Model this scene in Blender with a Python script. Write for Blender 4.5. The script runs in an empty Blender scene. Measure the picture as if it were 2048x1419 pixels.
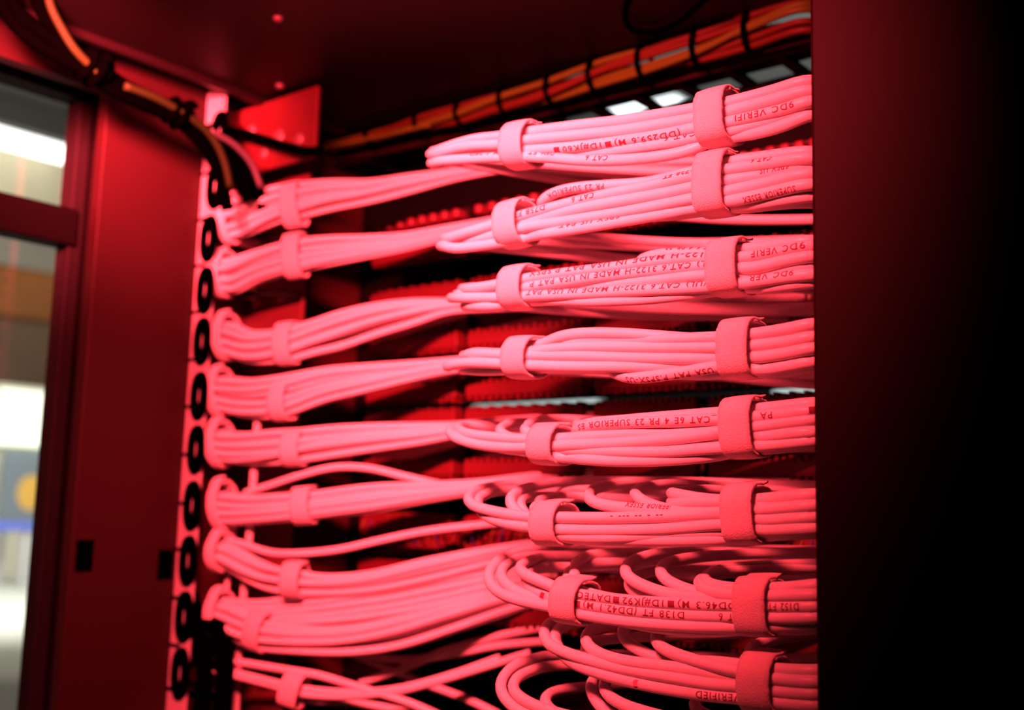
import bpy, bmesh, math, random
import numpy as np
from mathutils import Vector, Matrix
random.seed(7); rng = np.random.default_rng(7)

# ------------------------------------------------------------------ camera, world, lights, exposure
CZ = 0.80                                   # camera height above the floor
F = 2200.0                                  # focal length in pixels of the 2048 px wide frame
def nrm(v): v = np.asarray(v, float); return v/np.linalg.norm(v)
zc = nrm([439, 15953, F]); xn = np.array([-2724., -220., F]); xn = nrm(xn - zc*np.dot(xn, zc))
xc = -xn; yc = np.cross(zc, xc); yc = yc if yc[2] > 0 else -yc
M = np.stack([xc, yc, zc])                  # rows: world axes in camera (right, up, forward)
def ray(px, py): return M @ (np.array([px-1024., -(py-709.5), F])/F)
def atY(px, py, Y): r = ray(px, py); p = r*Y/r[1]; p[2] += CZ; return p
def atX(px, py, X): r = ray(px, py); p = r*X/r[0]; p[2] += CZ; return p
def atZ(px, py, Z): r = ray(px, py); p = r*(Z-CZ)/r[2]; p[2] += CZ; return p

scn = bpy.context.scene
cd = bpy.data.cameras.new('camera'); cam = bpy.data.objects.new('camera', cd); scn.collection.objects.link(cam)
r_, u_, f_ = M[:, 0], M[:, 1], M[:, 2]
mw = Matrix.Identity(4)
for i in range(3):
    mw[i][0] = r_[i]; mw[i][1] = u_[i]; mw[i][2] = -f_[i]
mw[2][3] = CZ
cam.matrix_world = mw
cd.sensor_width = 36; cd.lens = 36*F/2048; cd.clip_start = 0.02; cd.clip_end = 60
cd.dof.use_dof = True; cd.dof.focus_distance = 0.53; cd.dof.aperture_fstop = 5.8
scn.camera = cam
vs = scn.view_settings
vs.view_transform = 'Standard'; vs.look = 'None'; vs.gamma = 1; vs.use_curve_mapping = False; vs.exposure = 0.0
w = bpy.data.worlds.new('world'); scn.world = w; w.use_nodes = True
w.node_tree.nodes['Background'].inputs[0].default_value = (0, 0, 0, 1); w.node_tree.nodes['Background'].inputs[1].default_value = 0

def area(name, loc, target, size, power, col, sy=None, spread=None):
    l = bpy.data.lights.new(name, 'AREA'); l.energy = power; l.color = col; l.size = size
    if sy: l.shape = 'RECTANGLE'; l.size_y = sy
    if spread: l.spread = spread
    o = bpy.data.objects.new(name, l); scn.collection.objects.link(o); o.location = loc
    o.rotation_euler = (Vector(target)-Vector(loc)).to_track_quat('-Z', 'Y').to_euler(); return o
RED = (1.0, 0.045, 0.062)
area('red_light', (-0.27, 0.08, CZ+0.315), (-0.49, 0.48, CZ+0.145), 0.20, 11, RED, sy=.03, spread=math.radians(80))
area('side_panel_fill', (-0.58, 0.23, CZ+0.31), (-0.80, 0.45, CZ+0.30), 0.05, 4.5, RED, spread=math.radians(50))  # unseen fill lamp, added to brighten the top of the side panel
area('far_wall_fill', (-6.5, 3.6, CZ+1.8), (-11, 5.0, CZ-0.2), 1.6, 330, (1.0, 0.97, 0.88))  # unseen area lamp added to light the far wall
area('cream_board_fill', (-4.3, 2.0, CZ+1.0), (-5.8, 3.0, CZ+1.5), 0.8, 34, (1.0, .95, .82))  # added lamp out of view, lifts the cream board under the tube
area('rear_ceiling_fill', (-1.5, 3.0, CZ+0.6), (-1.6, 5.2, CZ+2.05), 0.6, 150, (0.85, 0.93, 1.0))  # added upward lamp, unseen, brightens the ceiling behind the tray

# ------------------------------------------------------------------ materials
MATS = {}
def mat(name, col, rough=.5, metal=0., noise=0., nscale=60., bump=0., bscale=300., emit=None, estr=0, spec=.5, sheen=0.):
    if name in MATS: return MATS[name]
    m = bpy.data.materials.new(name); m.use_nodes = True; nt = m.node_tree; b = nt.nodes['Principled BSDF']
    b.inputs['Base Color'].default_value = (*col, 1); b.inputs['Roughness'].default_value = rough
    b.inputs['Metallic'].default_value = metal; b.inputs['Specular IOR Level'].default_value = spec
    if sheen: b.inputs['Sheen Weight'].default_value = sheen
    tc = nt.nodes.new('ShaderNodeTexCoord')
    if noise:
        n = nt.nodes.new('ShaderNodeTexNoise'); n.inputs['Scale'].default_value = nscale; n.inputs['Detail'].default_value = 4
        nt.links.new(tc.outputs['Object'], n.inputs['Vector'])
        r = nt.nodes.new('ShaderNodeMapRange'); r.inputs['To Min'].default_value = 1-noise; r.inputs['To Max'].default_value = 1+noise*.5
        nt.links.new(n.outputs['Fac'], r.inputs['Value'])
        mx = nt.nodes.new('ShaderNodeVectorMath'); mx.operation = 'SCALE'; mx.inputs[0].default_value = col
        nt.links.new(r.outputs[0], mx.inputs['Scale']); nt.links.new(mx.outputs[0], b.inputs['Base Color'])
    if bump:
        n2 = nt.nodes.new('ShaderNodeTexNoise'); n2.inputs['Scale'].default_value = bscale; n2.inputs['Detail'].default_value = 3
        nt.links.new(tc.outputs['Object'], n2.inputs['Vector'])
        bp = nt.nodes.new('ShaderNodeBump'); bp.inputs['Strength'].default_value = bump; bp.inputs['Distance'].default_value = .0005
        nt.links.new(n2.outputs['Fac'], bp.inputs['Height']); nt.links.new(bp.outputs[0], b.inputs['Normal'])
    if emit: b.inputs['Emission Color'].default_value = (*emit, 1); b.inputs['Emission Strength'].default_value = estr
    MATS[name] = m; return m
JACKET = mat('cable_jacket', (.56, .55, .57), .42, noise=.10, nscale=90, bump=.15, bscale=500)
STRAP = mat('hook_and_loop_fabric', (.54, .45, .465), .95, noise=.10, nscale=500, bump=.9, bscale=1500, sheen=.3)
INK = mat('print_ink', (.15, .03, .05), .7, spec=.1)
RAILW = mat('rail_paint', (.34, .31, .32), .5, noise=.08)
SIDE = mat('side_panel_paint', (.012, .0010, .0015), .6, spec=.25, noise=.06, nscale=8)
BOARD = mat('top_panel_paint', (.004, .001, .0015), .5, noise=.2, nscale=10, spec=.2)
BLACKP = mat('black_plastic', (.0002, .0002, .0002), .8, spec=0)
BLACKM = mat('black_metal', (.0015, .001, .001), .7, spec=.1)
DARKRED = mat('dark_frame_paint', (.0022, .0005, .0005), .6, spec=.1)
POSTG = mat('grey_post_paint', (.006, .005, .006), .6, spec=.15)
BLOCK = mat('connector_plastic', (.075, .006, .009), .45, noise=.15, nscale=200)
PCB = mat('module_board', (.008, .0008, .001), .5, noise=.5, nscale=90)
ORANGE = mat('orange_fibre', (.065, .10, .006), .5, spec=.2)
ORNG = mat('dim_orange_jacket', (.009, .020, .002), .6, spec=.1)
PURPLE = mat('mauve_cable', (.05, .05, .06), .5)
TRAY = mat('tray_metal', (.012, .003, .004), .5, spec=.2)
WIREO = mat('orange_wire', (.12, .05, .01), .5)
WIREB = mat('blue_wire', (.02, .02, .16), .5)
WALL = mat('room_wall_paint', (.62, .60, .50), .9, noise=.06, nscale=2)
CEIL = mat('room_ceiling', (.035, .032, .026), .9, noise=.1, nscale=2)
FLOORM = mat('room_floor', (.80, .84, .74), .6, noise=.08, nscale=3)
WOOD = mat('orange_wood', (.24, .075, .012), .6, noise=.35, nscale=4)
BROWN = mat('brown_board', (.12, .07, .04), .8, noise=.3, nscale=4)
TUBE = mat('lamp_tube_glow', (1, 1, 1), .5, emit=(.97, 1, .96), estr=3.0)
LAMPW = mat('lamp_lens_glow', (1, 1, 1), .5, emit=(.9, .97, 1), estr=1.0)
WINB = mat('window_daylight', (1, 1, .9), .5, emit=(.95, 1, .74), estr=1.0)
BLUE = mat('blue_tabletop', (.08, .12, .5), .6)
METALL = mat('table_legs', (.45, .45, .48), .5)
SCREW = mat('zinc_screw', (.15, .08, .09), .45, metal=.3)

# ------------------------------------------------------------------ builders
def wloc(o):
    v = Vector((0, 0, 0))
    while o is not None: v += o.location; o = o.parent
    return v
def mesh_obj(name, V, Fc, m, parent=None, smooth=True, origin=None, kind=None, autos=None):
    V = np.asarray(V, float)
    me = bpy.data.meshes.new(name)
    o = bpy.data.objects.new(name, me); scn.collection.objects.link(o)
    if parent is not None: off = wloc(parent); o.parent = parent
    else:
        off = Vector(origin) if origin is not None else Vector(V.mean(0)); o.location = off
    me.from_pydata((V-np.array(off)).tolist(), [], Fc)
    me.materials.append(m); me.validate()
    if smooth: me.polygons.foreach_set('use_smooth', [True]*len(me.polygons))
    me.update()
    if kind: o['kind'] = kind
    return o
def thing(name, label, cat, loc, group=None):
    o = bpy.data.objects.new(name, None); scn.collection.objects.link(o); o.location = Vector(loc); o.empty_display_size = .02
    tag(o, label, cat, group); return o
def tag(o, label, cat, group=None):
    o['label'] = label; o['category'] = cat
    if group: o['group'] = group
    return o
class MB:
    def __init__(s): s.V = []; s.F = []
    def add(s, V, Fc):
        n = len(s.V); s.V += [tuple(v) for v in V]; s.F += [tuple(i+n for i in f) for f in Fc]; return s
    def box(s, a, b, bev=0.):
        a = np.minimum(a, b); b2 = np.maximum(a, b) if False else None
        return s
    def bx(s, x0, x1, y0, y1, z0, z1, bev=.0):
        x0, x1 = sorted((x0, x1)); y0, y1 = sorted((y0, y1)); z0, z1 = sorted((z0, z1))
        bm = bmesh.new(); bmesh.ops.create_cube(bm, size=1)
        for v in bm.verts: v.co = Vector((x0+(v.co.x+.5)*(x1-x0), y0+(v.co.y+.5)*(y1-y0), z0+(v.co.z+.5)*(z1-z0)))
        if bev: bmesh.ops.bevel(bm, geom=bm.edges[:], offset=bev, segments=2, profile=.5, affect='EDGES')
        bm.verts.index_update(); s.add([v.co[:] for v in bm.verts], [[v.index for v in f.verts] for f in bm.faces]); bm.free(); return s
    def tube(s, P, r, n=10): V, Fc = tube_mesh(P, r, n); return s.add(V, Fc)
    def build(s, name, m, parent=None, **k): return mesh_obj(name, s.V, s.F, m, parent, **k)
def catmull(P, step=.004):
    P = np.asarray(P, float)
    if len(P) == 2: Q = np.linspace(P[0], P[1], 12)
    else:
        E = np.vstack([2*P[0]-P[1], P, 2*P[-1]-P[-2]]); out = []
        for i in range(1, len(E)-2):
            p0, p1, p2, p3 = E[i-1:i+3]
            a = .5; t0 = 0; t1 = t0+max(np.linalg.norm(p1-p0), 1e-6)**a; t2 = t1+max(np.linalg.norm(p2-p1), 1e-6)**a; t3 = t2+max(np.linalg.norm(p3-p2), 1e-6)**a
            for t in np.linspace(t1, t2, 14, endpoint=False):
                A1 = (t1-t)/(t1-t0)*p0+(t-t0)/(t1-t0)*p1; A2 = (t2-t)/(t2-t1)*p1+(t-t1)/(t2-t1)*p2; A3 = (t3-t)/(t3-t2)*p2+(t-t2)/(t3-t2)*p3
                B1 = (t2-t)/(t2-t0)*A1+(t-t0)/(t2-t0)*A2; B2 = (t3-t)/(t3-t1)*A2+(t-t1)/(t3-t1)*A3
                out.append((t2-t)/(t2-t1)*B1+(t-t1)/(t2-t1)*B2)
        out.append(P[-1]); Q = np.array(out)
    d = np.r_[0, np.cumsum(np.linalg.norm(np.diff(Q, axis=0), axis=1))]
    n = max(4, int(d[-1]/step)); s = np.linspace(0, d[-1], n+1)
    R = np.stack([np.interp(s, d, Q[:, k]) for k in range(3)], 1)
    for _ in range(2): R[1:-1] = .25*R[:-2]+.5*R[1:-1]+.25*R[2:]
    return R
def frames(P):
    T = np.gradient(P, axis=0); T /= np.linalg.norm(T, axis=1)[:, None]+1e-12
    N = np.zeros_like(T); ref = np.array([0, 0, 1.]) if abs(T[0][2]) < .9 else np.array([1., 0, 0])
    n = ref-T[0]*np.dot(ref, T[0]); n /= np.linalg.norm(n)
    for i in range(len(P)):
        n = n-T[i]*np.dot(n, T[i]); n /= np.linalg.norm(n)+1e-12; N[i] = n
    return T, N, np.cross(T, N)
def tube_mesh(P, r, n=12):
    P = np.asarray(P, float); T, N, B = frames(P); a = np.arange(n)*2*math.pi/n
    rr = np.full(len(P), r) if np.isscalar(r) else np.asarray(r)
    V = (P[:, None, :]+rr[:, None, None]*(np.cos(a)[None, :, None]*N[:, None, :]+np.sin(a)[None, :, None]*B[:, None, :])).reshape(-1, 3)
    Fc = []
    for i in range(len(P)-1):
        for j in range(n):
            k = (j+1) % n; Fc.append((i*n+j, i*n+k, (i+1)*n+k, (i+1)*n+j))
    Fc.append(tuple(range(n-1, -1, -1))); Fc.append(tuple((len(P)-1)*n+j for j in range(n)))
    return V, Fc
def cable(parent, P, r=.003, m=None, name='cable', step=.004, n=12):
    P = catmull(P, step); V, Fc = tube_mesh(P, r, n)
    o = mesh_obj(name, V, Fc, m or JACKET, parent); return o, P

# printed lettering wrapped on the jacket: the text runs along the cable from its right end, upside down
TXT = {}
def text_geo(s):
    if s in TXT: return TXT[s]
    V = []; Fc = []; x = 0.
    for ip, piece in enumerate(s.split('#B')):
        if ip:
            bm = bmesh.new(); vs_ = [bm.verts.new(c) for c in ((x, 0.02, 0), (x+.62, 0.02, 0), (x+.62, .70, 0), (x, .70, 0))]; bm.faces.new(vs_)
            add_bm(bm, V, Fc); x += .85
        if piece.strip():
            cu = bpy.data.curves.new('t', 'FONT'); cu.body = piece.strip(); cu.size = 1; cu.space_character = 1.18; cu.resolution_u = 2; cu.offset = .010
            cu.space_word = 1.3
            ob = bpy.data.objects.new('t', cu); scn.collection.objects.link(ob)
            dg = bpy.context.evaluated_depsgraph_get(); me = bpy.data.meshes.new_from_object(ob.evaluated_get(dg))
            bm = bmesh.new(); bm.from_mesh(me)
            wmax = max([v.co.x for v in bm.verts] or [0])
            for v in bm.verts: v.co.x += x
            add_bm(bm, V, Fc); x += wmax+.35
            bpy.data.objects.remove(ob); bpy.data.meshes.remove(me); bpy.data.curves.remove(cu)
    TXT[s] = (np.array(V), Fc, x); return TXT[s]
def add_bm(bm, V, Fc):
    for yy in (.1, .22, .35, .48, .6):
        bmesh.ops.bisect_plane(bm, geom=bm.verts[:]+bm.edges[:]+bm.faces[:], plane_co=(0, yy, 0), plane_no=(0, 1, 0))
    bm.verts.index_update(); n = len(V); V += [v.co[:] for v in bm.verts]; Fc += [tuple(n+v.index for v in f.verts) for f in bm.faces]; bm.free()
def lettering(cab, P, r, s, xr, xl, phi=0., h=.0033):
    """xr, xl: picture columns where the text starts and ends on this cable; phi: degrees up from facing the aisle"""
    d = np.r_[0, np.cumsum(np.linalg.norm(np.diff(P, axis=0), axis=1))]
    Q = P-np.array([0, 0, CZ]); c = Q @ M; px = 1024+F*c[:, 0]/c[:, 2]
    k = int(np.argmin(np.abs(px-min(px.max(), xr)))) if False else None
    end = int(np.argmin(px[:max(3, int(len(px)*1.0))])) if True else None
    i0 = min(range(end+1), key=lambda i: abs(px[i]-xr)); i1 = min(range(end+1), key=lambda i: abs(px[i]-xl))
    s0, s1 = d[i0], d[i1]
    V, Fc, W = text_geo(s); V = V.copy()
    L = max(s1-s0, .004)
    T = np.gradient(P, axis=0); T /= np.linalg.norm(T, axis=1)[:, None]
    S = s0+V[:, 0]/W*L
    C = np.stack([np.interp(S, d, P[:, k]) for k in range(3)], 1); Tt = np.stack([np.interp(S, d, T[:, k]) for k in range(3)], 1)
    Tt /= np.linalg.norm(Tt, axis=1)[:, None]
    front = np.tile([.35, -1., 0.], (len(S), 1)); front -= Tt*(front*Tt).sum(1)[:, None]; front /= np.linalg.norm(front, axis=1)[:, None]
    up = np.cross(Tt, front); up *= np.sign(up[:, 2])[:, None]
    a = math.radians(phi)-(V[:, 1]-.36)*h*1.35/r
    W_ = C+(r+.00009)*(np.cos(a)[:, None]*front+np.sin(a)[:, None]*up)
    o = mesh_obj('lettering', W_, Fc, INK, cab, smooth=False); return o

def strap(parent, c, axis, hz, hd, width=.0155, th=.0013, tab=1., p=2.4, tilt=0., seed=0, name='strap', phi0=-.38):
    """hook and loop strap closed round a bundle: a band of real thickness with an overlapping end"""
    rs = np.random.default_rng(seed+31)
    a = nrm(axis); up = np.array([0, 0, 1.]); up = nrm(up-a*np.dot(up, a)); wv = np.cross(a, up)
    if wv[1] > 0: wv = -wv                      # towards the aisle
    c = np.asarray(c, float); turns = 1.0+.13*tab; n = 76; K = 7
    V = []; Fc = []
    for i in range(n+1):
        t = i/n*turns; ph = phi0+t*2*math.pi    # starts on the hidden upper back, ends on top
        co, si = math.cos(ph), math.sin(ph)
        k = (abs(co)**p+abs(si)**p)**(-1/p)
        g = th*.95*max(0, min(1, (t-.93)/.08))
        lift = .0016*tab*max(0, (t-(turns-.045))/.045)
        for side in (0, 1):
            rad = g+lift+(th if side else 0)
            q = c+up*(co*k*hz+nsgn(co*k)*rad*abs(co*k))+wv*(-si*k*hd-nsgn(si*k)*rad*abs(si*k))
            for j in range(K):
                u = -1+2*j/(K-1); jit = rs.normal(0, .00012) if j in (0, K-1) else 0
                crown = (1-u*u)*.0003*(1 if side else 0)
                out = up*co*k+wv*(-si*k); end = .0025*tab*max(0, (t-(turns-.02))/.02)*(u*.8)
                V.append(q+a*(u*width/2+jit+tilt*co*hz)+out*crown+out*0)
    row = 2*K
    for i in range(n):
        for j in range(K-1):
            Fc.append((i*row+j, (i+1)*row+j, (i+1)*row+j+1, i*row+j+1))
            Fc.append((i*row+K+j, i*row+K+j+1, (i+1)*row+K+j+1, (i+1)*row+K+j))
        Fc.append((i*row, i*row+K, (i+1)*row+K, (i+1)*row)); Fc.append((i*row+K-1, (i+1)*row+K-1, (i+1)*row+2*K-1, i*row+2*K-1))
    for i in (0, n):
        for j in range(K-1):
            f = (i*row+j, i*row+j+1, i*row+K+j+1, i*row+K+j); Fc.append(f if i == 0 else f[::-1])
    return mesh_obj(name, V, Fc, STRAP, parent)
def nsgn(x): return 1. if x >= 0 else -1.

# ------------------------------------------------------------------ the room (setting)
def struct(name, mb, m, smooth=False): o = mb.build(name, m, smooth=smooth); o['kind'] = 'structure'; return o
struct('floor', MB().bx(-11.2, 3, -3, 7, -.1, 0), FLOORM)
struct('ceiling', MB().bx(-11.2, 3, -3, 7, CZ+2.05, CZ+2.15), CEIL)
struct('wall_left', MB().bx(-11.2, -11, -3, 7, 0, CZ+2.05), WALL)
struct('wall_back', MB().bx(-11, 3, 6.9, 7.0, 0, CZ+2.05), mat('rear_wall_paint', (.03, .03, .035), .9, noise=.1, nscale=2))

# ------------------------------------------------------------------ rack shell
t = thing('equipment_rack', 'open dark metal rack seen from its front corner, holding patch panels and cable bundles', 'rack', (-.5, .6, 0))
RX0, RX1 = -.80, -.190
# left side panel: full height behind the glazed frame, and a head band above it
zt = CZ+.42
za = atX(160, 165, RX0)[2]; yfr = .452
mb = MB(); mb.bx(RX0-.012, RX0, yfr, .546, .02, zt, .0008); mb.bx(RX0-.012, RX0, .18, yfr+.0005, za, zt)
mb.build('side_panel', SIDE, t, smooth=False)
# small dark inserts on the side panel
for (x, y) in ((168, 1110), (330, 1128)):
    p = atX(x, y, RX0); MB().bx(RX0, RX0+.0015, p[1]-.007, p[1]+.007, p[2]-.012, p[2]+.012, .0004).build('panel_latch', BLACKP, t)
# rail with slots and black lacing rings
MB().bx(RX0, RX0+.024, .546, .549, .02, CZ+.37).build('mounting_rail', RAILW, t, smooth=False)
rail = t.children[-1] if False else [o for o in scn.objects if o.name.startswith('mounting_rail')][0]
for y in (262, 355, 444, 534, 625, 719, 812, 908, 1006, 1099, 1198, 1295, 1385):
    z = atY(385, y, .546)[2]
    MB().bx(RX0+.0002, RX0+.013, .5445, .5462, z-.0013, z+.0013, .0003).build('rail_slot_bar', BLACKP, t)  # raised black bars stand in for the rail's open slots
def ring(xc_, z, hx=.0115, hz=.0205, ix=.0028, iz=.0075, y0=.5425, y1=.5455):
    n = 32; V = []; Fc = []
    for k in range(n):
        a = 2*math.pi*k/n; ca, sa = math.cos(a), math.sin(a); e = .85
        sc = np.sign(ca)*abs(ca)**e; ss = np.sign(sa)*abs(sa)**e
        for (rx, rz, y) in ((hx, hz, y1), (hx, hz, y0+.0015), (hx*.9, hz*.95, y0), (ix*1.25, iz*1.1, y0), (ix, iz, y0+.001), (ix, iz, y1)):
            V.append((xc_+rx*sc, y, z+rz*ss))
    for k in range(n):
        for j in range(5):
            k2 = (k+1) % n; Fc.append((k*6+j, k*6+j+1, k2*6+j+1, k2*6+j))
    return mesh_obj('lacing_ring', V, Fc, BLACKP, t)
for (x, y) in ((441, 268), (432, 372), (419, 477), (412, 580), (406, 682), (400, 791), (394, 898), (386, 1010), (378, 1120), (370, 1232), (362, 1345)):
    p = atY(x, y, .5455); ring(p[0], p[2])
# right post and outer side panel, close to the viewer
mb = MB(); mb.bx(RX1, .42, .430, .446, .0, CZ+.75, .002)
mb.build('front_side_panel', mat('outer_panel_paint', (.009, .0008, .001), .6, noise=.1, nscale=6, spec=.15), t, smooth=False)
mb = MB(); mb.bx(RX1+.003, RX1+.018, .446, 1.15, .0, CZ+.75)
mb.build('outer_side_panel', BLACKM, t, smooth=False)
# overhead panel with folded flange and screws
zb = CZ+.35
mb = MB(); mb.bx(-.768, RX1+.003, -.05, .692, zb, zb+.012)
mb.build('top_panel', BOARD, t, smooth=False)
MB().bx(-.7685, -.762, -.05, .675, zb-.006, zb+.016, .001).build('top_panel_flange', mat('flange_paint', (.004, .0012, .002), .4), t, smooth=False)
for (x, y) in ((556, 35), (560, 170)):
    p = atZ(x, y, zb); V = []; bm = bmesh.new(); bmesh.ops.create_cone(bm, cap_ends=True, segments=20, radius1=.003, radius2=.004, depth=.003)
    bmesh.ops.translate(bm, verts=bm.verts, vec=(p[0], p[1], zb-.0014)); bm.verts.index_update()
    mesh_obj('screw', [v.co[:] for v in bm.verts], [[v.index for v in f.verts] for f in bm.faces], SCREW, t); bm.free()
# back plates: the slit between them lets the lit rear aisle show
zs = atY(1075, 805, .74)[2]
mb = MB(); mb.bx(RX0-.01, RX1+.003, .74, .745, .02, zs-.0022); mb.build('back_plate', BLACKM, t, smooth=False)
mb = MB(); mb.bx(RX0-.01, RX1+.003, .74, .745, zs+.0022, atY(850, 325, .74)[2]); mb.build('back_plate', BLACKM, t, smooth=False)
# left rear: lit plate with bosses, dark plate below, vertical dark columns
y0 = .578
a = atY(447, 190, y0); b = atY(628, 300, y0); 
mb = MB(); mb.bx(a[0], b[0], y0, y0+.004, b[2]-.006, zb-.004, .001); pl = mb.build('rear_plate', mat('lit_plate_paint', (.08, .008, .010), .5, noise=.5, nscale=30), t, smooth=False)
for (x, y, r0) in ((505, 262, .006), (560, 275, .007), (600, 280, .006), (530, 308, .005)):
    p = atY(x, y, y0); bm = bmesh.new(); bmesh.ops.create_uvsphere(bm, u_segments=16, v_segments=8, radius=r0)
    for v in bm.verts: v.co.y *= .5; v.co += Vector((p[0], p[1]-.001, p[2]))
    bm.verts.index_update(); mesh_obj('plate_boss', [v.co[:] for v in bm.verts], [[v.index for v in f.verts] for f in bm.faces], SCREW, pl); bm.free()
a = atY(470, 312, .604); b = atY(615, 400, .604)
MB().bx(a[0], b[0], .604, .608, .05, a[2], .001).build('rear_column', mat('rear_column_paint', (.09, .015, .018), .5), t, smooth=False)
p = atY(540, 560, .62); MB().bx(p[0]-.003, p[0]+.003, .62, .626, .05, CZ+.30).build('rear_upright', BLACKM, t, smooth=False)
for y in (470, 585, 690):
    p0_ = atY(450, y, .565); p1_ = atY(600, y+8, .60)
    MB().tube(catmull([p0_, (p0_+p1_)/2, p1_]), .003, 8).build('cross_wire', BLACKM, t)
# inner side face behind the rail (dark red depth of the rack)
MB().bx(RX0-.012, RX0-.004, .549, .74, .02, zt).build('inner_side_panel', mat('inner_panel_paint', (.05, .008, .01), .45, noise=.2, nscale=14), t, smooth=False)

# glazed frame left of the rack
g = thing('glazed_partition', 'dark framed glass partition left of the rack with the bright room behind', 'partition', (-.86, .3, 0))
gx = -.86
ye = atX(152, 300, gx)[1]
def barz(x, y): return atX(x, y, gx)[2]
MB().bx(gx-.02, gx+.0, ye, ye+.012, 0, CZ+.5, .001).build('frame_post', POSTG, g, smooth=False)
MB().bx(gx-.02, gx+.008, ye+.012, .60, 0, CZ+.5, .001).build('frame_post', DARKRED, g, smooth=False)
zh = barz(60, 168)
MB().bx(gx-.02, gx+.004, .05, ye+.012, zh, CZ+.5, .001).build('frame_header', mat('header_paint', (.003, .001, .001), .6, spec=.1), g, smooth=False)
z1 = barz(60, 398); z0 = barz(60, 475)
MB().bx(gx-.02, gx+.004, .05, ye+.006, z0, z1, .002).build('frame_transom', mat('transom_paint', (.0012, .0004, .0004), .6, spec=.1), g, smooth=False)
gl = bpy.data.materials.new('clear_glass'); gl.use_nodes = True; nt = gl.node_tree; nt.nodes.clear()
o_ = nt.nodes.new('ShaderNodeOutputMaterial'); mx = nt.nodes.new('ShaderNodeMixShader'); tr = nt.nodes.new('ShaderNodeBsdfTransparent'); gs = nt.nodes.new('ShaderNodeBsdfGlossy')
gs.inputs['Roughness'].default_value = .02; mx.inputs[0].default_value = .04; nt.links.new(tr.outputs[0], mx.inputs[1]); nt.links.new(gs.outputs[0], mx.inputs[2]); nt.links.new(mx.outputs[0], o_.inputs[0])
MB().bx(gx-.012, gx-.008, .05, ye, z1, zh).build('glass_pane', gl, g, smooth=False)
MB().bx(gx-.012, gx-.008, .05, ye, 0, z0).build('glass_pane', gl, g, smooth=False)

# ------------------------------------------------------------------ things in the far room
def rbox(name, label, cat, x0, y0, x1, y1, X, dX, m, bev=.004, **k):
    a = atX(x0, y0, X); b = atX(x1, y1, X); xm = min(max(70, x0), x1); a[2] = atX(xm, y0, X)[2]; b[2] = atX(xm, y1, X)[2]
    return tag(MB().bx(X-dX, X, a[1], b[1], a[2], b[2], bev).build(name, m, smooth=False, **k), label, cat)
a = atX(-140, 280, -5.6); b = atX(138, 312, -5.6)
lt = thing('ceiling_lamp', 'long white fluorescent ceiling lamp seen through the upper glass pane', 'lamp', (-5.6, (a[1]+b[1])/2, CZ+2.05))
zz = b[2]-.0
MB().tube(catmull([(-5.6, a[1]-.6, zz), (-5.6, b[1], zz)], .05), .05, 12).build('lamp_tube', TUBE, lt)
MB().bx(-5.66, -5.54, a[1]-.6, b[1]+.03, zz+.06, CZ+2.05, .01).build('lamp_housing', CEIL, lt, smooth=False)
lamp_lit = atX(60, 350, -9.0)
rbox('wall_board', 'pale cream board on the far wall under the fluorescent lamp', 'board', -300, 296, 230, 412, -5.75, .1, mat('cream_board', (.50, .45, .31), .8, noise=.15, nscale=1.5))
rbox('soffit', 'grey white soffit above the orange wooden beam', 'soffit', -300, 412, 230, 540, -5.9, .15, mat('soffit_paint', (.22, .20, .16), .8))
rbox('wooden_beam', 'orange brown wooden beam behind the lower glass pane', 'beam', -300, 540, 230, 638, -5.85, .2, WOOD, .02)
rbox('brown_panel', 'dull brown panel below the orange wooden beam', 'panel', -300, 638, 230, 770, -5.95, .12, BROWN, .01)
rbox('lit_window', 'bright greenish white lit window in the far wall', 'window', 4, 782, 230, 893, -10.7, .05, WINB, .01)
po = rbox('poster', 'grey blue poster with a yellow spot on the far wall', 'poster', 8, 900, 130, 1046, -10.8, .02, mat('poster_paper', (.22, .27, .32), .7, noise=.1, nscale=2), .002)
c_ = atX(62, 985, -10.79); bm = bmesh.new(); bmesh.ops.create_uvsphere(bm, u_segments=24, v_segments=12, radius=.14)
for v in bm.verts: v.co.x *= .03; v.co.z *= 1.25; v.co += Vector((-10.795, c_[1], c_[2]))
bm.verts.index_update(); mesh_obj('yellow_spot', [v.co[:] for v in bm.verts], [[v.index for v in f.verts] for f in bm.faces], mat('poster_yellow', (.85, .50, .10), .7), po); bm.free()
tb = thing('work_table', 'table with a blue edge standing before the poster', 'table', (-9, 4.6, 0))
a = atX(-200, 1043, -9.0); b = atX(85, 1060, -9.0)
MB().bx(-9.6, -9.0, a[1], b[1], b[2], a[2], .004).build('tabletop', BLUE, tb, smooth=False)
for yy in (a[1]+.1, b[1]-.1):
    for xx in (-9.5, -9.08): MB().bx(xx-.02, xx+.02, yy-.02, yy+.02, 0.0, b[2], .003).build('leg', METALL, tb, smooth=False)
# rear aisle: panels and ceiling lamps seen past the tray and through the slit
tag(MB().bx(-3.2, .6, 1.95, 2.5, 0, CZ+.5, .01).build('slit_backdrop', BLACKM, smooth=False), 'black cabinet row added behind the rack to keep the slit dark', 'cabinet')  # black box added to hide the lit rear wall from the slit
for (xa, xb, lab) in ((945, 1195, 'white panel lit in the rear aisle, behind the second connector strip from the left'), (1545, 1800, 'white panel lit in the rear aisle, behind the right rack post')):
    a = atY(xa, 805, 1.9); b = atY(xb, 790, 1.9)
    tag(MB().bx(a[0], b[0], 1.9, 1.93, .3, CZ+.5, .004).build('rear_aisle_panel', mat('white_lit_panel', (.8, .85, .85), .6), smooth=False), lab, 'panel')
area('slit_panel_fill', (-1.1, 1.2, CZ+.75), (-1.2, 1.9, CZ+.1), .3, 7, (.9, 1, .98))  # unseen lamp added to brighten the panels behind the slit
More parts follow.
